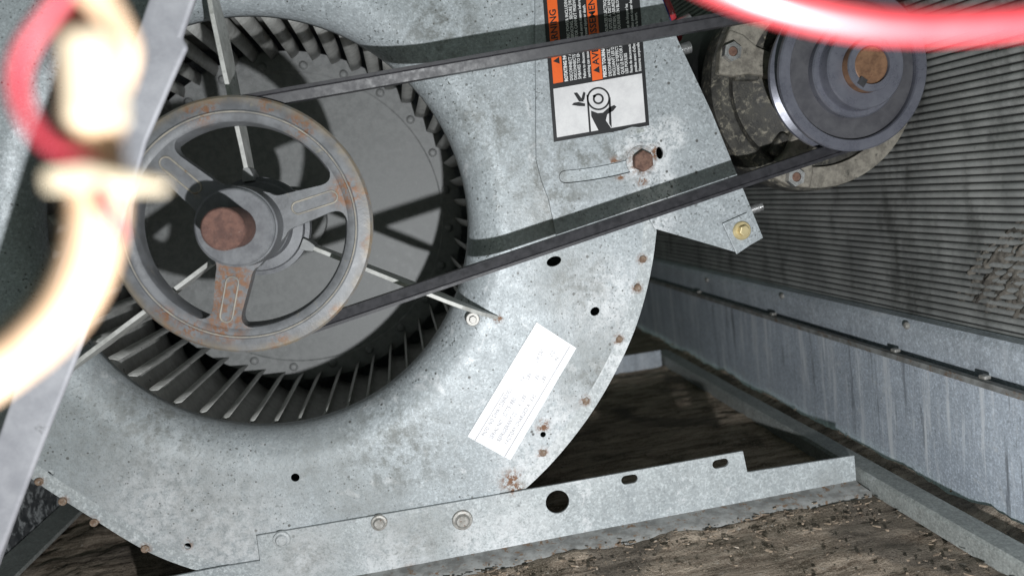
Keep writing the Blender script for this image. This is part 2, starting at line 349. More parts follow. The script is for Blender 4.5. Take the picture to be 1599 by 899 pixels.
lw = link('wall', box(-.330, -.326, -.2, .86, -.01, .5), 'speck'); tag(lw, 'speckled corroded wall beyond the blower housing edge', 'wall', kind='structure')
bw = link('wall', box(-.34, .75, .90, .904, -.02, .62), 'motorbody'); tag(bw, 'dark rear wall of the cabinet', 'wall', kind='structure')
la = link('floor_angle', box(-.3235, -.290, -.2, .86, .0, .004), 'oldsteel'); tag(la, 'dark flat steel strip on the floor along the speckled wall', 'steel strip')

# ------------------------------------------------------------------ coil on the side
cx = XW + .030; pitch = .0062
coil = thing('coil', (cx, .1, .13), 'dark ribbed coil face behind the motor above the galvanised trough', 'coil')
link('coil_backing', box(cx + .0006, cx + .02, -.6, .895, .1295, .62), 'finback', coil)
V, Fc = [], []; prof = [(0, -.0025), (-.0012, -.0021), (-.0023, -.0008), (-.0023, .0008), (-.0012, .0021), (0, .0025)]
ysamp = np.linspace(-.6, .895, 40)
for j, y in enumerate(ysamp):
    for dx, dz in prof: V.append((dx + .0002 * mnoise.noise(Vector((y * 30, 0, 0))), y, dz + .0002 * mnoise.noise(Vector((y * 25, 4, 0)))))
m = len(prof)
for j in range(len(ysamp) - 1):
    for k in range(m - 1): Fc.append([j * m + k, (j + 1) * m + k, (j + 1) * m + k + 1, j * m + k + 1])
fm = mesh(V, Fc); fm.materials.append(MT['fin'])
for p in fm.polygons: p.use_smooth = True
for i in range(70):
    o = link('fin', fm, None, coil, loc=(cx + .0007, random.uniform(-.02, 0), .1335 + i * pitch)); o.matrix_parent_inverse = Matrix.Translation(coil.location).inverted()
    o.rotation_euler = (random.uniform(-.0006, .0006), 0, 0)
# matted lint hanging on the coil
def lint(name, pxs, seedv, label, thick=.012):
    base = [onX(x, y, cx - .001) for x, y in pxs]; ysl = [b[1] for b in base]; zsl = [b[2] for b in base]
    poly = [(b[1], b[2]) for b in base]
    def inside(y, z):
        r = False; j = len(poly) - 1
        for i in range(len(poly)):
            if (poly[i][1] > z) != (poly[j][1] > z) and y < (poly[j][0] - poly[i][0]) * (z - poly[i][1]) / (poly[j][1] - poly[i][1]) + poly[i][0]: r = not r
            j = i
        return r
    def edge(y, z):
        d = 9
        for i in range(len(poly)):
            a_ = Vector(poly[i]); b_ = Vector(poly[(i + 1) % len(poly)]); t = max(0, min(1, (Vector((y, z)) - a_).dot(b_ - a_) / (b_ - a_).length_squared)); d = min(d, (Vector((y, z)) - a_ - t * (b_ - a_)).length)
        return d
    NY, NZ = 140, 140; Y0, Y1, Z0, Z1 = min(ysl) - .01, max(ysl) + .01, min(zsl) - .01, max(zsl) + .01
    V, Fc = [], []
    for j in range(NZ + 1):
        for i in range(NY + 1):
            y = Y0 + (Y1 - Y0) * i / NY; z = Z0 + (Z1 - Z0) * j / NZ
            e = edge(y, z) * (1 if inside(y, z) else -1) + .009 * mnoise.fractal(Vector((y * 70, z * 120, seedv)), 1, 2, 3)
            # strands run diagonally
            s = mnoise.fractal(Vector(((y * .8 + z) * 150, (y - z * .8) * 38, seedv)), 1, 2, 4)
            h = min(1, max(0, e / .012)); th = -.004 + h * (thick * .65 + thick * .55 * s) if e > 0 else -.006
            V.append((cx - .001 - th - (.0012 * mnoise.fractal(Vector(((y * .8 + z) * 420, (y - z * .8) * 130, seedv)), 1, 2, 3) if e > 0 else 0), y, z))
    for j in range(NZ):
        for i in range(NY): a_ = j * (NY + 1) + i; Fc.append([a_, a_ + NY + 1, a_ + NY + 2, a_ + 1])
    o = link(name, mesh(V, Fc), 'lint', smooth=True); return tag(o, label, 'dirt')
lint('dirt_mat', [(1500, 405), (1540, 365), (1575, 335), (1630, 300), (1720, 280), (1720, 560), (1600, 520), (1540, 497), (1485, 482), (1500, 440)], 1., 'thick matted grey-brown dirt clinging to the lower coil ribs', .0058)

# ------------------------------------------------------------------ blower housing
OUT = [(1026, 362), (1021, 405), (1012, 450), (998, 500), (980, 545), (955, 595), (925, 645), (890, 692), (852, 735), (812, 772), (760, 810), (700, 845), (620, 880), (540, 905), (460, 915), (380, 908), (305, 892), (240, 868), (190, 840), (150, 814), (100, 783), (50, 750), (0, 712), (-60, 650), (-105, 560), (-130, 430), (-130, 280), (-105, 130), (-50, -20), (60, -170), (250, -260), (1000, -260), (1000, 0)]
def inset(pts, d):
    out = []; N = len(pts); sgn = 1 if area(pts) > 0 else -1
    for i in range(N):
        a_, b_, c_ = Vector(pts[i - 1]), Vector(pts[i]), Vector(pts[(i + 1) % N])
        t1 = (b_ - a_).normalized(); t2 = (c_ - b_).normalized(); n1 = Vector((-t1.y, t1.x)) * sgn; n2 = Vector((-t2.y, t2.x)) * sgn
        nn = (n1 + n2); nn = nn / max(.3, nn.length_squared) * 2; out.append((b_.x + nn.x * d, b_.y + nn.y * d))
    return out
outer = pxpoly(OUT[:-3]); 
dense = smoothpts(outer, 2, closed=False)
top = pxpoly(OUT[-3:]); outl = dense + top
hous = thing('blower_housing', (0.1, .15, .0), 'grey galvanised scroll housing of the blower with a round flared inlet', 'blower')
IC = (-.0025, .2915); R1 = .1935
pan = inset(outl, .0118)
holes_px = [((865, 408), (.0062, .0040)), ((929, 486), (.0040, .0036)), ((848, 678), (.0024, .0024)), ((461, 745), (.0034, .0034)), ((293, 852), (.0026, .0026)), ((80, 738), (.0023, .0023)), ((1029, 239), (.0030, .0050))]
def ell(px, r, Y=0.): c_ = xz(*px, Y); return [(c_[0] + r[0] * math.cos(t), c_[1] + r[1] * math.sin(t) + (.12 * r[0] * math.cos(t) if r[0] > r[1] else 0)) for t in [2 * math.pi * i / 20 for i in range(20)]]
NB = 160
me = poly_mesh(pan, [circ(IC, R1, NB)] + [ell(p, r) for p, r in holes_px[:-1]], 0.0, .0012)
bm = bmesh.new(); bm.from_mesh(me)
# flared inlet rolled out of the same sheet
prof = []
for i in range(15):
    t = math.pi / 2 * i / 14; prof.append((R1 - .0305 * math.sin(t), .028 * (1 - math.cos(t))))
prof += [(R1 - .0305, .034), (R1 - .0297, .034), (R1 - .0297, .028)]
ring = []
for r, y in prof: ring.append([bm.verts.new((IC[0] + r * math.cos(2 * math.pi * i / NB), y, IC[1] + r * math.sin(2 * math.pi * i / NB))) for i in range(NB)])
for k in range(len(prof) - 1):
    for i in range(NB):
        f = bm.faces.new([ring[k][i], ring[k + 1][i], ring[k + 1][(i + 1) % NB], ring[k][(i + 1) % NB]]); f.smooth = True; 
bm.to_mesh(me); bm.free()
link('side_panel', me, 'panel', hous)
# rim flange of the wrapper, one sheet behind the panel edge
link('rim_flange', poly_mesh(outl, [inset(outl, .016)], .0013, .0025), 'flange', hous)
V, Fc = [], []; N = len(outl); ow = inset(outl, .0012)
for q in ow: V += [(q[0], .002, q[1]), (q[0], .42, q[1])]
for i in range(N - 1): Fc.append([2 * i, 2 * i + 1, 2 * i + 3, 2 * i + 2])
link('scroll_wrapper', mesh(V, Fc), 'wrapper', hous)
link('far_panel', poly_mesh(outl, [], .42, .4212), 'wrapper', hous)
for wpx in WELDS:
    c = xz(*wpx, .0); link('weld_spot', lathe([(0, -.0002), (.0014, -.0003), (.0024, -.0006), (.0030, -.0001), (.0032, .0016)], c, 18), 'weld', hous)
hexhead(hous, 738, 498, 0, .0032, .0028, 'worn', .0056, 'worn', name='screw')
# motor-side extension plate, one sheet proud
EXT = [(830, -260), (835, 0), (836, 150), (837, 250), (845, 282), (856, 310), (872, 385), (940, 358), (1008, 333), (1022, 357), (1085, 375), (1150, 394), (1190, 371), (1160, 298), (1110, 176), (1057, 63), (1033, 0), (960, -180), (930, -260)]
ext = pxpoly(EXT, -.0014)
sl0, sl1 = xz(882, 276, -.0014), xz(985, 258, -.0014); mid = xz(935, 272, -.0014)
def curved_slot(p, m_, q, w, n=14):
    pts = [(np.array(p) * (1 - t) ** 2 + 2 * np.array(m_) * t * (1 - t) + np.array(q) * t * t) for t in np.linspace(0, 1, n)]
    L_, Rr = [], []
    for i, c_ in enumerate(pts):
        t = pts[min(i + 1, n - 1)] - pts[max(0, i - 1)]; t = t / np.linalg.norm(t); nn = np.array([-t[1], t[0]]); L_.append(tuple(c_ + nn * w)); Rr.append(tuple(c_ - nn * w))
    a_ = math.atan2(*(pts[0] - pts[1])[::-1]); cap0 = [(pts[0][0] + w * math.cos(a_ - math.pi / 2 + math.pi * k / 6 * 1), pts[0][1] + w * math.sin(a_ - math.pi / 2 + math.pi * k / 6)) for k in range(1, 6)]
    a_ = math.atan2(*(pts[-1] - pts[-2])[::-1]); cap1 = [(pts[-1][0] + w * math.cos(a_ - math.pi / 2 + math.pi * k / 6), pts[-1][1] + w * math.sin(a_ - math.pi / 2 + math.pi * k / 6)) for k in range(1, 6)]
    return Rr + cap1 + L_[::-1] + cap0
me = poly_mesh(ext, [curved_slot(sl0, mid, sl1, .0054), ell(holes_px[-1][0], holes_px[-1][1], -.0014)], -.0030, -.0003)
o = link('mount_plate', me, 'plate', hous)
link('slot_track', poly_mesh(curved_slot(sl0, mid, sl1, .0045), [], -.0021, -.0004), 'panel', hous)
fx = [xz(1190, 371, -.0014), xz(1160, 298, -.0014), xz(1110, 176, -.0014), xz(1057, 63, -.0014), xz(1033, 0, -.0014), xz(960, -180, -.0014)]
V, Fc = [], []
for q in fx: V += [(q[0] - .0006, -.0026, q[1]), (q[0] + .0010, .002, q[1]), (q[0] + .0012, .030, q[1]), (q[0] - .0004, .030, q[1])]
for i in range(len(fx) - 1):
    for k in range(3): Fc.append([4 * i + k, 4 * i + 4 + k, 4 * i + 5 + k, 4 * i + 1 + k])
link('folded_edge', mesh(V, Fc), 'plate', hous)
# bottom of slot: dark sheet behind the small hole
clip = link('corner_clip', poly_mesh(pxpoly([(1128, 349), (1166, 332), (1191, 369), (1150, 397)], -.005), [], -.0058, -.0040), 'plate', hous); bev(clip, .0004)
hexhead(hous, 1158, 360, -.0058, .0047, .0052, 'gold', .0078, 'gold', name='hex_bolt')
hexhead(hous, 1001, 252, -.0030, .0088, .0065, 'rustbolt', .0126, 'plate', rot=.5, name='hex_bolt')
def threaded(px, py, Y, px2, py2, r, name='stud', Y2=None):
    a_ = Vector(onY(px, py, Y)); b_ = Vector(onY(px2, py2, Y if Y2 is None else Y2)); L = (b_ - a_).length; k = int(L / .0006); path = []; rad = []
    for i in range(k + 1): path.append(a_.lerp(b_, i / k)); rad.append(r * (1 if i % 2 else .84))
    return link(name, tube(path, rad, 14), 'steel', hous)
threaded(1160, 332, .012, 1190, 322, .0042); threaded(1050, 82, .014, 1077, 74, .0050); threaded(1045, 48, .022, 1078, 30, .0052)

# ------------------------------------------------------------------ blower wheel
wheel = thing('impeller', (SX, .13, SZ), 'dusty squirrel-cage blower wheel inside the round inlet', 'fan wheel')
YD = .222; R_in, R_out = .1640, .1935; NBL = 52
disc = link('disc', lathe([(0, YD), (.150, YD), (.1515, YD - .0012), (.1715, YD - .0012), (.1715, YD + .002), (0, YD + .002)], (SX, SZ), 104), 'disc', wheel)
lip = [(.03, YD), (.03, YD - .02), (.022, YD - .024), (.016, YD - .024)]
link('wheel_hub', lathe(lip, (SX, SZ), 48), 'disc', wheel)
for i in range(24):
    a_ = 2 * math.pi * (i + .28) / 24; c = (SX + .1575 * math.cos(a_), SZ + .1575 * math.sin(a_))
    link('rivet', lathe([(0, YD - .0052), (.0026, YD - .0046), (.0042, YD - .0030), (.0046, YD - .001)], c, 14), 'disc', wheel)
HAND = 1
V, Fc = [], []; NSEG = 10; ny = 5
arc = []
for k in range(NSEG + 1):
    t = k / NSEG; r = R_in + (R_out - R_in) * t; ang = HAND * (-.30 * t + .50 * t * t); arc.append((r * math.cos(ang), r * math.sin(ang)))
yv = np.linspace(.041, YD - .001, ny)
for y in yv:
    for q in arc: V.append((q[0], y, q[1]))
m = NSEG + 1
for j in range(ny - 1):
    for k in range(NSEG): Fc.append([j * m + k, j * m + k + 1, (j + 1) * m + k + 1, (j + 1) * m + k])
bmh = mesh(V, Fc); bmh.materials.append(MT['blade'])
for p in bmh.polygons: p.use_smooth = True
for i in range(NBL):
    b = link('blade', bmh, None, wheel, loc=(SX, 0, SZ)); b.rotation_euler = (0, 2 * math.pi * (i + random.uniform(-.06, .06)) / NBL, 0)
    s = b.modifiers.new('thickness', 'SOLIDIFY'); s.thickness = .0008
link('end_ring', lathe([(.190, .040), (.1965, .038), (.1975, .044), (.1975, .06)], (SX, SZ), 104), 'blade', wheel)
V = []
rear = lathe([(.1945, YD - .01), (.1955, YD - .01), (.1955, YD + .01), (.1945, YD + .01)], (SX, SZ), 104, True); link('middle_ring', rear, 'disc', wheel)

# ------------------------------------------------------------------ bearing spider
brg = thing('bearing_bracket', (SX, 0, SZ), 'three-armed bearing bracket across the blower inlet behind the spoked pulley', 'bracket')
link('bearing', lathe([(.017, -.028), (.024, -.028), (.0255, -.024), (.0255, -.016), (.0325, -.015), (.0335, -.012), (.0335, .010), (.032, .013), (.025, .014), (.017, .018)], (SX, SZ), 64), 'hub', brg)
link('rubber_ring', lathe([(.0335, -.009), (.0368, -.008), (.0368, .006), (.0335, .007)], (SX, SZ), 64), 'hub', brg)
for ex, ey in [(777, 496), (333, -22), (112, 577)]:
    e = onY(ex, ey, -.002); d = Vector((e[0] - SX, 0, e[2] - SZ)); L = d.length; d.normalize(); s = Vector((-d.z, 0, d.x)) * .0016
    stations = [(.034, -.016, .008), (.060, -.018, .010), (.110, -.026, .014), (.150, -.029, .014), (.163, -.027, .004), (.180, -.020, -.0012), (L - .004, -.006, -.0012), (L, -.0035, -.0012)]
    V, Fc = [], []
    for r, ya, yb in stations:
        p = Vector((SX, 0, SZ)) + d * r
        for sg, yy in ((-1, ya), (1, ya), (1, yb), (-1, yb)): V.append((p.x + sg * s.x, yy, p.z + sg * s.z))
    for i in range(len(stations) - 1):
        for k in range(4): Fc.append([4 * i + k, 4 * i + (k + 1) % 4, 4 * i + 4 + (k + 1) % 4, 4 * i + 4 + k])
    Fc += [[3, 2, 1, 0], [4 * len(stations) - 4 + k for k in range(4)]]
    a_ = link('arm', mesh(V, Fc), 'blade', brg); bev(a_, .0004)
    pz = Vector((SX, 0, SZ)) + d * .0375
    tb = link('arm_clamp', poly_mesh([(pz.x + d.x * u + s.x * v * 1.6, pz.z + d.z * u + s.z * v * 1.6) for u, v in ((-.004, -1.7), (.001, -1.5), (.006, -.9), (.006, .9), (.001, 1.5), (-.004, 1.7))], [], -.017, .009), 'disc', brg); bev(tb, .0006)

# ------------------------------------------------------------------ shaft and spoked pulley
SX, SZ = -.0035, .2945       # the pulley sits a little off the inlet centre
sh = link('drive_shaft', lathe([(0, -.113), (.0124, -.113), (.0133, -.1120), (.0133, .19), (0, .19)], (SX, SZ), 56), 'rust'); tag(sh, 'rusty brown round shaft end in the spoked pulley hub', 'shaft')
pul = thing('spoked_pulley', (SX, -.042, SZ), 'large grey cast-iron three-spoke belt pulley with rusty patches', 'pulley')
RP = .0888
link('rim', lathe([(.0700, -.0500), (.0712, -.0530), (.0735, -.0545), (.0765, -.0548), (.0772, -.0556), (.0782, -.0556), (.0790, -.0547), (.0872, -.0536), (RP, -.0520), (RP, -.0500), (.0782, -.0455), (.0782, -.0400), (RP, -.0352), (RP, -.0322), (.0872, -.0308), (.072, -.0312), (.0700, -.0325)], (SX, SZ), 144, True), 'iron', pul)
A0 = R_(11)
def opening(k):
    a1, a2 = A0 + k * 2 * math.pi / 3, A0 + (k + 1) * 2 * math.pi / 3; ro, ri, w0, w1 = .0722, .0300, .0118, .0098
    def edge(a_, sgn, r, w): d = (math.cos(a_), math.sin(a_)); nn = (-d[1], d[0]); return (SX + d[0] * r + sgn * nn[0] * w, SZ + d[1] * r + sgn * nn[1] * w)
    pts = []; rf = .012
    def bez(p, c_, q, n_=7): return [tuple((1 - t) ** 2 * np.array(p) + 2 * t * (1 - t) * np.array(c_) + t * t * np.array(q)) for t in np.linspace(0, 1, n_)]
    da = w1 / ro
    arc = lambda r, t: (SX + r * math.cos(t), SZ + r * math.sin(t))
    o1, o2 = a1 + da, a2 - da
    pts += bez(edge(a1, 1, ro - rf, w1), arc(ro, o1), arc(ro, o1 + rf * 1.2 / ro))
    pts += [arc(ro, t) for t in np.linspace(o1 + rf * 1.2 / ro, o2 - rf * 1.2 / ro, 22)][1:-1]
    pts += bez(arc(ro, o2 - rf * 1.2 / ro), arc(ro, o2), edge(a2, -1, ro - rf, w1))
    di = w0 / ri; pts += bez(edge(a2, -1, ri + .006, w0), arc(ri, a2 - di), arc(ri, a2 - di - .15)); pts += bez(arc(ri, a1 + di + .15), arc(ri, a1 + di), edge(a1, 1, ri + .006, w0))
    return pts
web = link('web', poly_mesh(circ((SX, SZ), .0755, 120), [opening(k) for k in range(3)] + [circ((SX, SZ), .017, 48)], -.0535, -.0385), 'iron', pul); bev(web, .0026, 4, 40)
web.modifiers['bevel'].harden_normals = False
for p in web.data.polygons: p.use_smooth = True
web.data.set_sharp_from_angle(angle=R_(30))
for k in range(3):
    a_ = A0 + k * 2 * math.pi / 3; d = np.array([math.cos(a_), math.sin(a_)]); p, q = np.array([SX, SZ]) + d * .040, np.array([SX, SZ]) + d * .064
    loop = stadium(p, q, .0042, 10); loop.append(loop[0]); loop.append(loop[1])
    link('spoke_rib', tube([(x, -.0535, z) for x, z in loop], .0007, 8), 'wornedge', web)
link('rim_ridge', lathe([(.0768, -.0548), (.0771, -.0559), (.0779, -.0560), (.0783, -.0548)], (SX, SZ), 144), 'wornedge', pul)
link('hub', lathe([(.0135, -.0776), (.0246, -.0780), (.0256, -.0772), (.0258, -.0742), (.0268, -.0736), (.0270, -.0640), (.0278, -.0550), (.0278, -.0320), (.0140, -.0310)], (SX, SZ), 80), 'hub', pul)

# ------------------------------------------------------------------ motor and its pulley
mot = thing('motor', (MX, .0, MZ - .09), 'dusty black electric motor with beige grime behind the small pulley', 'motor')
RM = .0905
link('end_bell', lathe([(.012, -.012), (.030, -.012), (.034, -.004), (.050, .006), (.070, .007), (.073, .001), (.078, -.003), (.085, -.003), (RM, .003), (RM + .001, .020), (.088, .030), (.085, .032)], (MX, MZ), 96), 'motor', mot)
link('motor_shell', lathe([(.085, .031), (.0865, .034), (.0865, .26), (0, .26)], (MX, MZ), 96), 'motorbody', mot)
b1 = xz(1137, 84, -.004); b2 = xz(1235, 277, -.004); 
for (bx, bz) in (b1, b2):
    d = Vector((bx - MX, 0, bz - MZ)).normalized(); s = Vector((-d.z, 0, d.x))
    pad = [(MX + d.x * r + s.x * v, MZ + d.z * r + s.z * v) for r, v in ((.030, -.008), (.060, -.011), (.074, -.017), (.0865, -.018), (.0895, 0), (.0865, .018), (.074, .017), (.060, .011), (.030, .008))]
    o = link('bolt_boss', poly_mesh(pad, [], -.0075, .008), 'motorpale', mot); bev(o, .002, 3)
    link('hex_nut', poly_mesh(circ((bx, bz), .0078, 6, .3), [circ((bx, bz), .0040, 16)], -.0135, -.007), 'steel', mot)
    link('bolt_end', lathe([(0, -.0125), (.0036, -.0125), (.0042, -.0115), (.0042, -.006)], (bx, bz), 16), 'rustbolt', mot)
# raised pale rim sector and rib across the bell
def sector(r0, r1, a0, a1, n_=20): return [(MX + r1 * math.cos(t), MZ + r1 * math.sin(t)) for t in np.linspace(a0, a1, n_)] + [(MX + r0 * math.cos(t), MZ + r0 * math.sin(t)) for t in np.linspace(a1, a0, n_)]
def mang(px, py): q = xz(px, py, 0); return math.atan2(q[1] - MZ, q[0] - MX)
o = link('bell_rim', poly_mesh(sector(.071, .0885, mang(1222, 280) , mang(1222, 280) + 1.75), [], -.0062, .004), 'motorpale', mot); bev(o, .0018, 3)
o = link('bell_rim', poly_mesh(sector(.062, .0885, mang(1137, 82) - .62, mang(1137, 82) - .12), [], -.0062, .004), 'motorpale', mot); bev(o, .0018, 3)
for t0, t1 in ((mang(1137, 82) + .28, mang(1235, 277) - .36),):
    o = link('vent_cover', poly_mesh(sector(.050, .0715, t0, t1), [], -.0018, .008), 'motor', mot); bev(o, .003, 3)
a_ = (mang(1137, 82) + mang(1235, 277) + 2 * math.pi) / 2 if mang(1235, 277) < 0 else .5 * (mang(1137, 82) + mang(1235, 277))

mp = thing('motor_pulley', (MX, -.045, MZ), 'small blue-grey stepped motor pulley with a brown shaft end', 'pulley'); RS = .0612
YF = -.055
link('sheave_rim', lathe([(.0520, YF + .008), (.0522, YF + .0012), (.0530, YF), (.0600, YF), (RS, YF + .0012), (RS, YF + .0045), (.0505, YF + .009), (.0505, YF + .0125), (RS - .001, YF + .0175), (RS - .001, YF + .0205), (.059, YF + .022), (.025, YF + .022)], (MX, MZ), 128), 'sheave', mp)
link('sheave_web', lathe([(.030, YF + .0040), (.0515, YF + .0042), (.0525, YF + .0060)], (MX, MZ), 96), 'sheave_shade', mp)
link('sheave_hub', lathe([(.0360, YF + .0045), (.0362, YF - .0020), (.0352, YF - .0032), (.0318, YF - .0036), (.0312, YF - .0046), (.0310, YF - .0130), (.0300, YF - .0142), (.0195, YF - .0142), (.0190, YF - .0120)], (MX, MZ), 96), 'sheave', mp)
link('collar_side', lathe([(.0193, YF - .0125), (.0193, YF - .0205)], (MX, MZ), 64), 'bronze', mp)
link('collar', lathe([(.0193, YF - .0205), (.0188, YF - .0215), (.0140, YF - .0215), (.0137, YF - .0190)], (MX, MZ), 64), 'sheave', mp)
link('shaft_end', lathe([(0, YF - .0205), (.0126, YF - .0205), (.0134, YF - .0198), (.0134, YF + .03)], (MX, MZ), 48), 'bronze', mp)
q = xz(1343, 134, YF - .0216); ka = math.atan2(q[1] - MZ, q[0] - MX); dk = np.array([math.cos(ka), math.sin(ka)]); sk = np.array([-dk[1], dk[0]]); cc = np.array([MX, MZ])
link('keyway_shade', poly_mesh([tuple(cc + dk * r + sk * v) for r, v in ((.0115, -.0030), (.0175, -.0030), (.0175, .0030), (.0115, .0030))], [], YF - .0219, YF - .02), 'keyblack', mp)  # black sheet on the collar, painted shade in place of a cut recess

# ------------------------------------------------------------------ belt
def belt():
    rb, rm = .0872, .0592; d = np.array([MX - SX, MZ - SZ]); D = np.linalg.norm(d); th = math.atan2(d[1], d[0]); al = math.acos((rb - rm) / D); hh = .0098; path = []
    arcN = 60
    for t in np.linspace(th + al, th + 2 * math.pi - al, arcN): path.append((np.array([SX, SZ]), rb, t, -.0428))
    a_ = (np.array([SX, SZ]), rb, th + 2 * math.pi - al); b_ = (np.array([MX, MZ]), rm, th + 2 * math.pi - al)
    P = []
    for c_, r, t, y in path: nn = np.array([math.cos(t), math.sin(t)]); P.append((c_ + nn * r, nn, y))
    def seg(p, q, nn, y0, y1, k=60): return [(p + (q - p) * t, nn, y0 + (y1 - y0) * t) for t in np.linspace(0, 1, k)[1:-1]]
    ym = YF + .0108; t = th - al; nn = np.array([math.cos(t), math.sin(t)])
    P += seg(np.array([SX, SZ]) + nn * rb, np.array([MX, MZ]) + nn * rm, nn, -.0428, ym)
    for t in np.linspace(th - al, th + al, 40): nn = np.array([math.cos(t), math.sin(t)]); P.append((np.array([MX, MZ]) + nn * rm, nn, ym))
    t = th + al; nn = np.array([math.cos(t), math.sin(t)])
    P += seg(np.array([MX, MZ]) + nn * rm, np.array([SX, SZ]) + nn * rb, nn, ym, -.0428)
    sec = [(0, -.0066), (0, .0066), (-.0022, .0064), (-hh, .0042), (-hh, -.0042), (-.0032, -.0060), (-.0028, -.0056), (-.0022, -.0064)]
    V, Fc = [], []; m = len(sec)
    for c_, nn, y in P:
        for a2, b2 in sec: V.append((c_[0] + nn[0] * a2, y + b2, c_[1] + nn[1] * a2))
    n_ = len(P)
    for i in range(n_):
        for k in range(m): Fc.append([i * m + k, ((i + 1) % n_) * m + k, ((i + 1) % n_) * m + (k + 1) % m, i * m + (k + 1) % m])
    me = mesh(V, Fc); bm = bmesh.new(); bm.from_mesh(me); bmesh.ops.recalc_face_normals(bm, faces=bm.faces); bm.to_mesh(me); bm.free(); autosmooth(me, 25)
    return me
tag(link('drive_belt', belt(), 'belt'), 'black rubber V-belt running round the spoked pulley and the small pulley', 'belt')

# ------------------------------------------------------------------ front rail and floor angles
RY = -.0032
RAIL = [(240, 905), (345, 885), (406, 875), (401, 836), (520, 816), (800, 768.5), (1160, 704), (1167, 737), (1334, 711), (1337.5, 757), (1050, 812), (650, 882), (240, 952)]
rl = thing('mounting_rail', tuple(onY(800, 855, RY)), 'galvanised slotted mounting rail bolted under the blower housing', 'rail')
rp = pxpoly(RAIL, RY)
me = poly_mesh(rp, [circ(xz(870.5, 783, RY), .0101, 28), stadium(xz(977, 749, RY), xz(989, 747, RY), .0039), stadium(xz(1119, 724.5, RY), xz(1131, 722, RY), .0039)], RY, RY + .0020)
link('upright', me, 'rail', rl)
V, Fc = [], []; x0, x1 = rp[-1][0], rp[-4][0]; K = 60
for i in range(K + 1):
    x = x0 + (x1 - x0) * i / K; wv = .0008 * mnoise.noise(Vector((x * 30, 0, 0)))
    V += [(x, RY + .0005, .0030), (x, RY - .0030, .0012 + wv), (x, RY - .022 + 5 * wv, .0004 + wv), (x, RY - .0225 + 5 * wv, -.004)]
for i in range(K):
    for k in range(3): Fc.append([4 * i + k, 4 * i + k + 1, 4 * i + 5 + k, 4 * i + 4 + k])
link('foot', mesh(V, Fc), 'foot', rl, smooth=True)
for px, py, r, mt in ((440, 841, .0068, 'rail'), (592, 815, .0066, 'worn'), (722, 811, .0085, 'worn')):
    c = xz(px, py, RY); link('bolt_head', lathe([(0, RY - .0040), (r * .55, RY - .0040), (r * .72, RY - .0022), (r * .95, RY - .0019), (r, RY - .0006), (r * 1.04, RY + .0004)], c, 28), mt, rl)
fa = thing('floor_angle', (.49, .2, 0), 'low galvanised angle strip on the floor beside the side wall', 'steel strip')
V, Fc = [], []
for y in np.linspace(-.45, .545, 50):
    j = .0008 * mnoise.noise(Vector((0, y * 16, 0))); V += [(.4735 + j, y, -.004), (.4740 + j, y, .009), (.4765 + j, y, .0115), (.4960 + j, y, .0105), (.4975 + j, y, -.004)]
for i in range(49):
    for k in range(4): Fc.append([5 * i + k, 5 * i + 5 + k, 5 * i + 6 + k, 5 * i + 1 + k])
link('strip', mesh(V, Fc), 'oldsteel', fa)
ra = link('floor_angle', poly_mesh([(.12, -.004), (.470, -.004), (.470, .022), (.12, .022)], [], .500, .502), 'trough'); tag(ra, 'short galvanised upright strip at the rear of the floor opening', 'steel strip')

# ------------------------------------------------------------------ labels
YL = -.0036
wl = thing('warning_label', tuple(onY(940, 222, YL)), 'black, orange and white warning label with a belt and hand pictogram', 'label')
BL = np.array([865., 222.]); ea = np.array([149., -26.]) / 150; eb = np.array([-17., -222.]) / 222
def lp(a_, b_): return tuple(BL + a_ * ea + b_ * eb)
def rect(a0, b0, a1, b1): return [lp(a0, b0), lp(a1, b0), lp(a1, b1), lp(a0, b1)]
def sheet(name, pts, Y, mat, parent, t=.00012): return link(name, poly_mesh(pxpoly(pts, Y), [], Y, Y + t), mat, parent)
sheet('backing', rect(0, 0, 150, 345), YL, 'ink', wl, .0004)
sheet('picture_field', rect(5.3, 6.2, 144.5, 82), YL - .0002, 'white', wl)
sheet('orange_band', rect(6, 90, 21.5, 330), YL - .0002, 'orange', wl)
sheet('orange_band', rect(67, 84, 83, 325), YL - .0002, 'orange', wl)
Y2 = YL - .00036
def zp(x, y): return (840 + x / 6., 110 + y / 6.)
def ringpx(name, c_, ro, ri, mat): 
    cw = zp(*c_); link(name, poly_mesh(pxpoly([(cw[0] + ro * math.cos(t), cw[1] + ro * math.sin(t)) for t in np.linspace(0, 2 * math.pi, 41)[:-1]], Y2), [pxpoly([(cw[0] + ri * math.cos(t), cw[1] + ri * math.sin(t)) for t in np.linspace(0, 2 * math.pi, 41)[:-1]], Y2)], Y2, Y2 + .0001), mat, wl)
ringpx('pictogram', (567, 266), 18.2, 15.4, 'ink'); ringpx('pictogram', (566, 268), 8.6, 5.6, 'ink')
for pts in ([(455, 230), (472, 230), (500, 595), (482, 597)], [(664, 300), (680, 250), (692, 540), (668, 500)],
            [(498, 378), (560, 402), (610, 397), (662, 350), (715, 325), (736, 342), (705, 380), (650, 412), (636, 470), (712, 580), (580, 586), (530, 490), (500, 430)],
            [(335, 212), (368, 208), (412, 268), (432, 294), (386, 294), (366, 262)], [(428, 200), (446, 212), (436, 270), (424, 288), (408, 265), (418, 225)], [(318, 325), (335, 305), (380, 297), (442, 312), (442, 337), (380, 335)],
            [(512, 236), (536, 226), (546, 246), (520, 262)]):
    sheet('pictogram', [zp(*p) for p in pts], Y2, 'ink', wl)
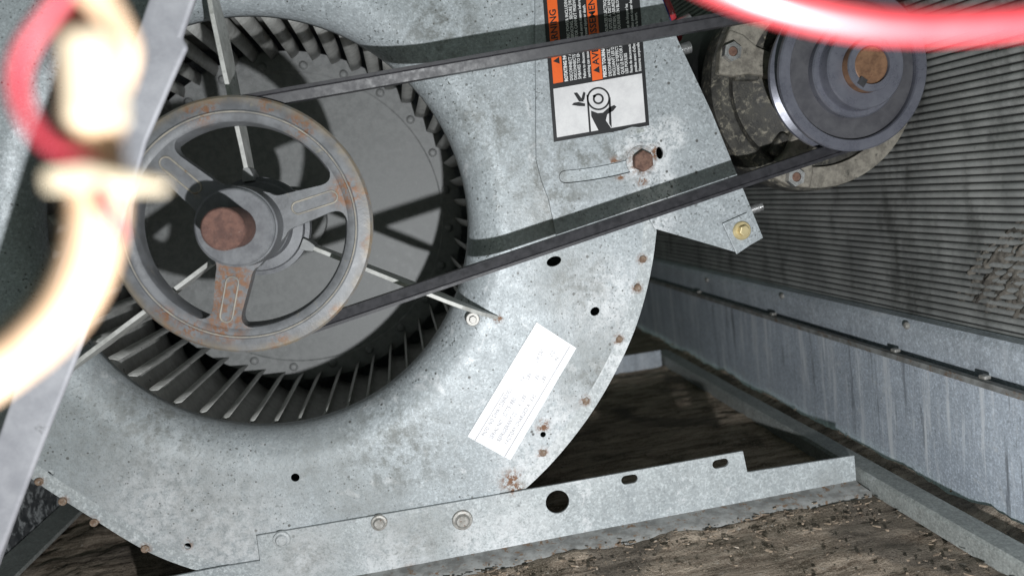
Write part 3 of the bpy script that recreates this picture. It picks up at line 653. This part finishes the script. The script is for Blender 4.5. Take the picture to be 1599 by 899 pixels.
def text(body, to_px, size, mat, parent, Y, bold=0., sx=1., name='lettering'):
    cu = bpy.data.curves.new('t', 'FONT'); cu.body = body; cu.size = 1; cu.offset = bold; cu.resolution_u = 2
    ob = bpy.data.objects.new('t', cu); col.objects.link(ob); dg = bpy.context.evaluated_depsgraph_get(); me = bpy.data.meshes.new_from_object(ob.evaluated_get(dg)); bpy.data.objects.remove(ob)
    for v in me.vertices:
        q = to_px(v.co.x * size * sx, v.co.y * size); w_ = onY(q[0], q[1], Y); v.co = w_
    me.update(); return link(name, me, mat, parent)
def up(a0, b0): return lambda x, y: lp(a0 - y, b0 + x)      # reads upward along the label
text('WARNING', up(18.2, 133), 14.5, 'ink', wl, Y2, .02, 1.02); text('AVERTISSEMENT', up(79.3, 107), 14.5, 'ink', wl, Y2, .02, 1.08)
for a_, b_ in ((18.2, 119), (79.3, 94)):
    sheet('pictogram', [lp(a_, b_), lp(a_, b_ + 11), lp(a_ - 10, b_ + 5.5)], Y2, 'ink', wl)
L1 = [(28, 'ROTATING PARTS', 7.2, .03), (36, 'DISCONNECT ALL ELECTRIC POWER INCLUDING REMOTE', 6.6, .0), (42.5, 'DISCONNECTS BEFORE SERVICING. SECURE DRIVE', 6.6, 0), (49, 'SHEAVES TO ENSURE ROTOR CANNOT FREEWHEEL.', 6.6, 0), (56.5, 'Failure to disconnect power and secure sheaves before', 6.2, 0), (63.5, 'servicing can cause severe personal injury or death.', 6.2, 0),
      (88.5, 'PIECES TOURNANTES', 7.2, .03), (96.5, 'DECONNECTEZ TOUTES SOURCES ELECTRIQUES', 6.6, 0), (103, 'INCLUANT LES DISPOSITIFS SITUES A DISTANCE', 6.6, 0), (109.5, "AVANT D'EFFECTUER L'ENTRETIEN. ASSUREZ-VOUS", 6.6, 0), (116, 'QUE LE ROTOR NE PEUT TOURNER EN BLOQUANT', 6.6, 0), (122.5, 'LES POULIES', 6.6, 0), (129.5, 'Faute de deconnecter l\'energie et de bloquer les', 6.2, 0), (136.5, 'poulies avant d\'effectuer l\'entretien peut causer des', 6.2, 0), (143, 'blessures corporelles severes ou la mort.', 6.2, 0)]
for a_, s, sz, bo in L1: text(s, up(a_ + 1, 90 if a_ < 70 else 86), sz, 'text', wl, Y2, bo + .022, .88)
# torn corner patch
sheet('torn_patch', [zp(790, 560), (zp(880, 530)), zp(1045, 540), zp(1050, 600), zp(1000, 606), zp(790, 600)], Y2 - .0001, 'plate', wl); sheet('torn_patch', [zp(920, 545), zp(990, 540), zp(1000, 575), zp(930, 590)], Y2 - .0003, 'oldsteel', wl)

dl = thing('paper_label', tuple(onY(815, 610, -.0012)), 'crinkled white paper data sticker set at a slant on the housing', 'label')
C0, C1, C2, C3 = [np.array(p, float) for p in ((730, 681), (838, 503), (900, 543), (797, 718))]
def dp(u, v): return tuple(C0 * (1 - u) * (1 - v) + C1 * u * (1 - v) + C2 * u * v + C3 * (1 - u) * v)
GX, GY = 30, 12; V, Fc = [], []
for j in range(GY + 1):
    for i in range(GX + 1):
        p = onY(*dp(i / GX, j / GY), -.0008); b = .0005 * mnoise.noise(Vector((i * .5, j * .7, 2))); V.append((p[0], -.0010 + (b if 0 < i < GX and 0 < j < GY else 0), p[2]))
for j in range(GY):
    for i in range(GX): a_ = j * (GX + 1) + i; Fc.append([a_, a_ + 1, a_ + GX + 2, a_ + GX + 1])
link('paper', mesh(V, Fc), 'paper', dl, smooth=True)
def dtx(u0, v0): return lambda x, y: dp(u0 + x / 208., v0 - y / 76.)
for u0, v0, s, sz in [(.06, .30, 'MOD. NO.', 8.5), (.22, .30, 'DHK120BR3001', 9.5), (.07, .47, 'SERIAL NO.', 8.5), (.27, .47, 'J27751880', 9.5), (.08, .63, 'REFRIGERANT 22', 8.5), (.39, .62, '4   LBS', 8.5), (.09, .79, 'FACTORY CHARGED', 8.5), (.40, .79, '/ A   3.42', 8.5), (.56, .40, '3/4', 8), (.60, .48, 'LBS', 8), (.62, .64, 'LBS', 8), (.64, .78, 'LBS', 8), (.74, .45, '208-230', 8), (.84, .66, 'OZ', 8), (.83, .80, 'IN', 8)]:
    text(s, dtx(u0, v0), sz, 'inkgrey', dl, -.0018, .0, .82)
for v0, u0, u1 in ((.17, .0, .42), (.86, .0, .98)):
    sheet('ruled_line', [dp(u0, v0), dp(u1, v0), dp(u1, v0 + .012), dp(u0, v0 + .012)], -.0018, 'inkgrey', dl, .0001)

# ------------------------------------------------------------------ loose wires and the bar close to the lens
bar = thing('frame_bar', tuple(onY(0, 880, -.15)), 'grey metal frame bar crossing close in front of the blower', 'metal bar')
BP = [(476, -500), (303, 0), (283, 58), (293, 74), (287, 86), (266, 133), (228, 222), (190, 360), (130, 533), (67, 692), (0, 866), (-158, 1300), (-217, 1300), (402, -500)]
o = link('face', poly_mesh(pxpoly(BP, -.15), [], -.15, -.1455), 'bar', bar); bev(o, .0020, 4)
e0, e1 = xz(405, -500, -.15), xz(-215, 1300, -.15)
me = mesh([(e0[0], -.1495, e0[1]), (e0[0] + .003, -.1495, e0[1]), (e0[0] + .003, -.085, e0[1]), (e0[0], -.085, e0[1]), (e1[0], -.1495, e1[1]), (e1[0] + .003, -.1495, e1[1]), (e1[0] + .003, -.085, e1[1]), (e1[0], -.085, e1[1])],
          [[0, 1, 5, 4], [1, 2, 6, 5], [2, 3, 7, 6], [3, 0, 4, 7], [0, 3, 2, 1], [4, 5, 6, 7]])
link('shadow_flange', me, 'bar', bar)  # added flange, made deep to widen the bar's shadow on the panel
def wpath(pts, Y): return [tuple(onY(x, y, Y if not isinstance(Y, (list, tuple)) else Y[i])) for i, (x, y) in enumerate(pts)]
wb = thing('wire_bundle', tuple(onY(130, 280, -.487)), 'cream cable with a plug, tie and thin red wire, close by the bar', 'cable')
pxm = .113 / F
link('cable', tube(spline(wpath([(120, -60), (125, 20), (135, 100), (140, 180), (150, 262), (152, 330), (138, 410), (105, 475), (60, 525), (0, 570), (-70, 615), (-250, 720)], -.487)), 40 * pxm, 20), 'cream', wb)
o = link('plug', poly_mesh(pxpoly([(98, 44), (158, 40), (167, 192), (108, 196)], -.493), [], -.4945, -.484), 'plug', wb); bev(o, .0012, 3)
o = link('tie', poly_mesh(pxpoly([(72, 268), (150, 258), (228, 276), (226, 300), (150, 292), (75, 298)], -.493), [], -.495, -.482), 'plug', wb); bev(o, .002, 3)
link('red_wire', tube(spline(wpath([(120, -40), (78, 20), (38, 70), (22, 125), (40, 185), (80, 228), (130, 248), (160, 268)], -.493)), 11.5 * pxm, 14), 'redpale', wb)
link('red_wire', tube(spline(wpath([(150, 268), (160, 300), (172, 330), (182, 368)], [-.4935, -.4945, -.494, -.492])), 9 * pxm, 12), 'redpale', wb)
link('tan_wire', tube(spline(wpath([(150, -30), (185, 30), (205, 75), (195, 115), (175, 165)], -.480)), 15 * pxm, 12), 'cream', wb)
rw = link('red_wire', tube(spline(wpath([(640, -420), (840, -210), (1000, -90), (1110, -30), (1205, 6), (1325, 34), (1440, 42), (1560, 36), (1680, 22), (1900, -40), (2200, -180)], -.485), 4), 28 * .118 / F, 24), 'red'); tag(rw, 'thick red wire sagging close in front of the small motor pulley', 'wire')
rw = link('red_wire', tube(spline(wpath([(1018, -50), (1032, -8), (1046, 18), (1058, 60)], [.012, .014, .020, .05])), .0042, 14), 'red'); tag(rw, 'short red wire dropping behind the edge of the mount plate', 'wire')
rw = link('blue_wire', tube(spline(wpath([(1012, -50), (1029, 0), (1041, 24), (1050, 60)], [.004, .004, .008, .05])), .0028, 14), 'blue'); tag(rw, 'thin dark blue wire along the edge of the mount plate', 'wire')

# ------------------------------------------------------------------ debris on the floor
V, Fc = [], []
def chip(x, y, z, L, w_, a_, tilt):
    d = Vector((math.cos(a_), math.sin(a_), tilt)); s = Vector((-math.sin(a_), math.cos(a_), random.uniform(-.4, .4))); c_ = Vector((x, y, z)); b = len(V); n3 = Vector((0, 0, 1)) * min(w_, .0012)
    for k in (0, 1):
        for u, v in ((-1, -.5), (.3, -1), (1, .2), (.1, 1), (-.8, .6)): V.append(c_ + d * (u * L / 2) + s * (v * w_ / 2) + n3 * k)
    Fc.append([b + 9 - i for i in range(5)][::-1]); Fc.append([b + i for i in range(5)][::-1])
    for i in range(5): Fc.append([b + i, b + (i + 1) % 5, b + 5 + (i + 1) % 5, b + 5 + i])
for i in range(1500):
    r = random.random()
    if r < .45: x, y = random.uniform(-.05, .47), -.022 - abs(random.gauss(0, .03))
    elif r < .85: x, y = random.uniform(0, .5), random.uniform(-.25, -.02)
    elif r < .93: x, y = XW - abs(random.gauss(0, .012)) - .002, random.uniform(-.2, .7)
    else: x, y = random.uniform(-.28, .47), random.uniform(0, .5)
    if -.022 < y < .0: y -= .024
    if .468 < x < .5: x -= .03
    L = random.choice((.0008, .0010, .0012, .0015, .002, .002, .003, .0055)) * random.uniform(.7, 1.3); chip(x, y, random.uniform(-.003, .0008), L, min(.0014, L * random.uniform(.12, .6)), random.gauss(0, .6), random.uniform(-.15, .15))
db = link('debris', mesh(V, Fc), 'chip'); tag(db, 'loose straw-coloured chips and dirt flakes over the floor', 'debris', kind='stuff')
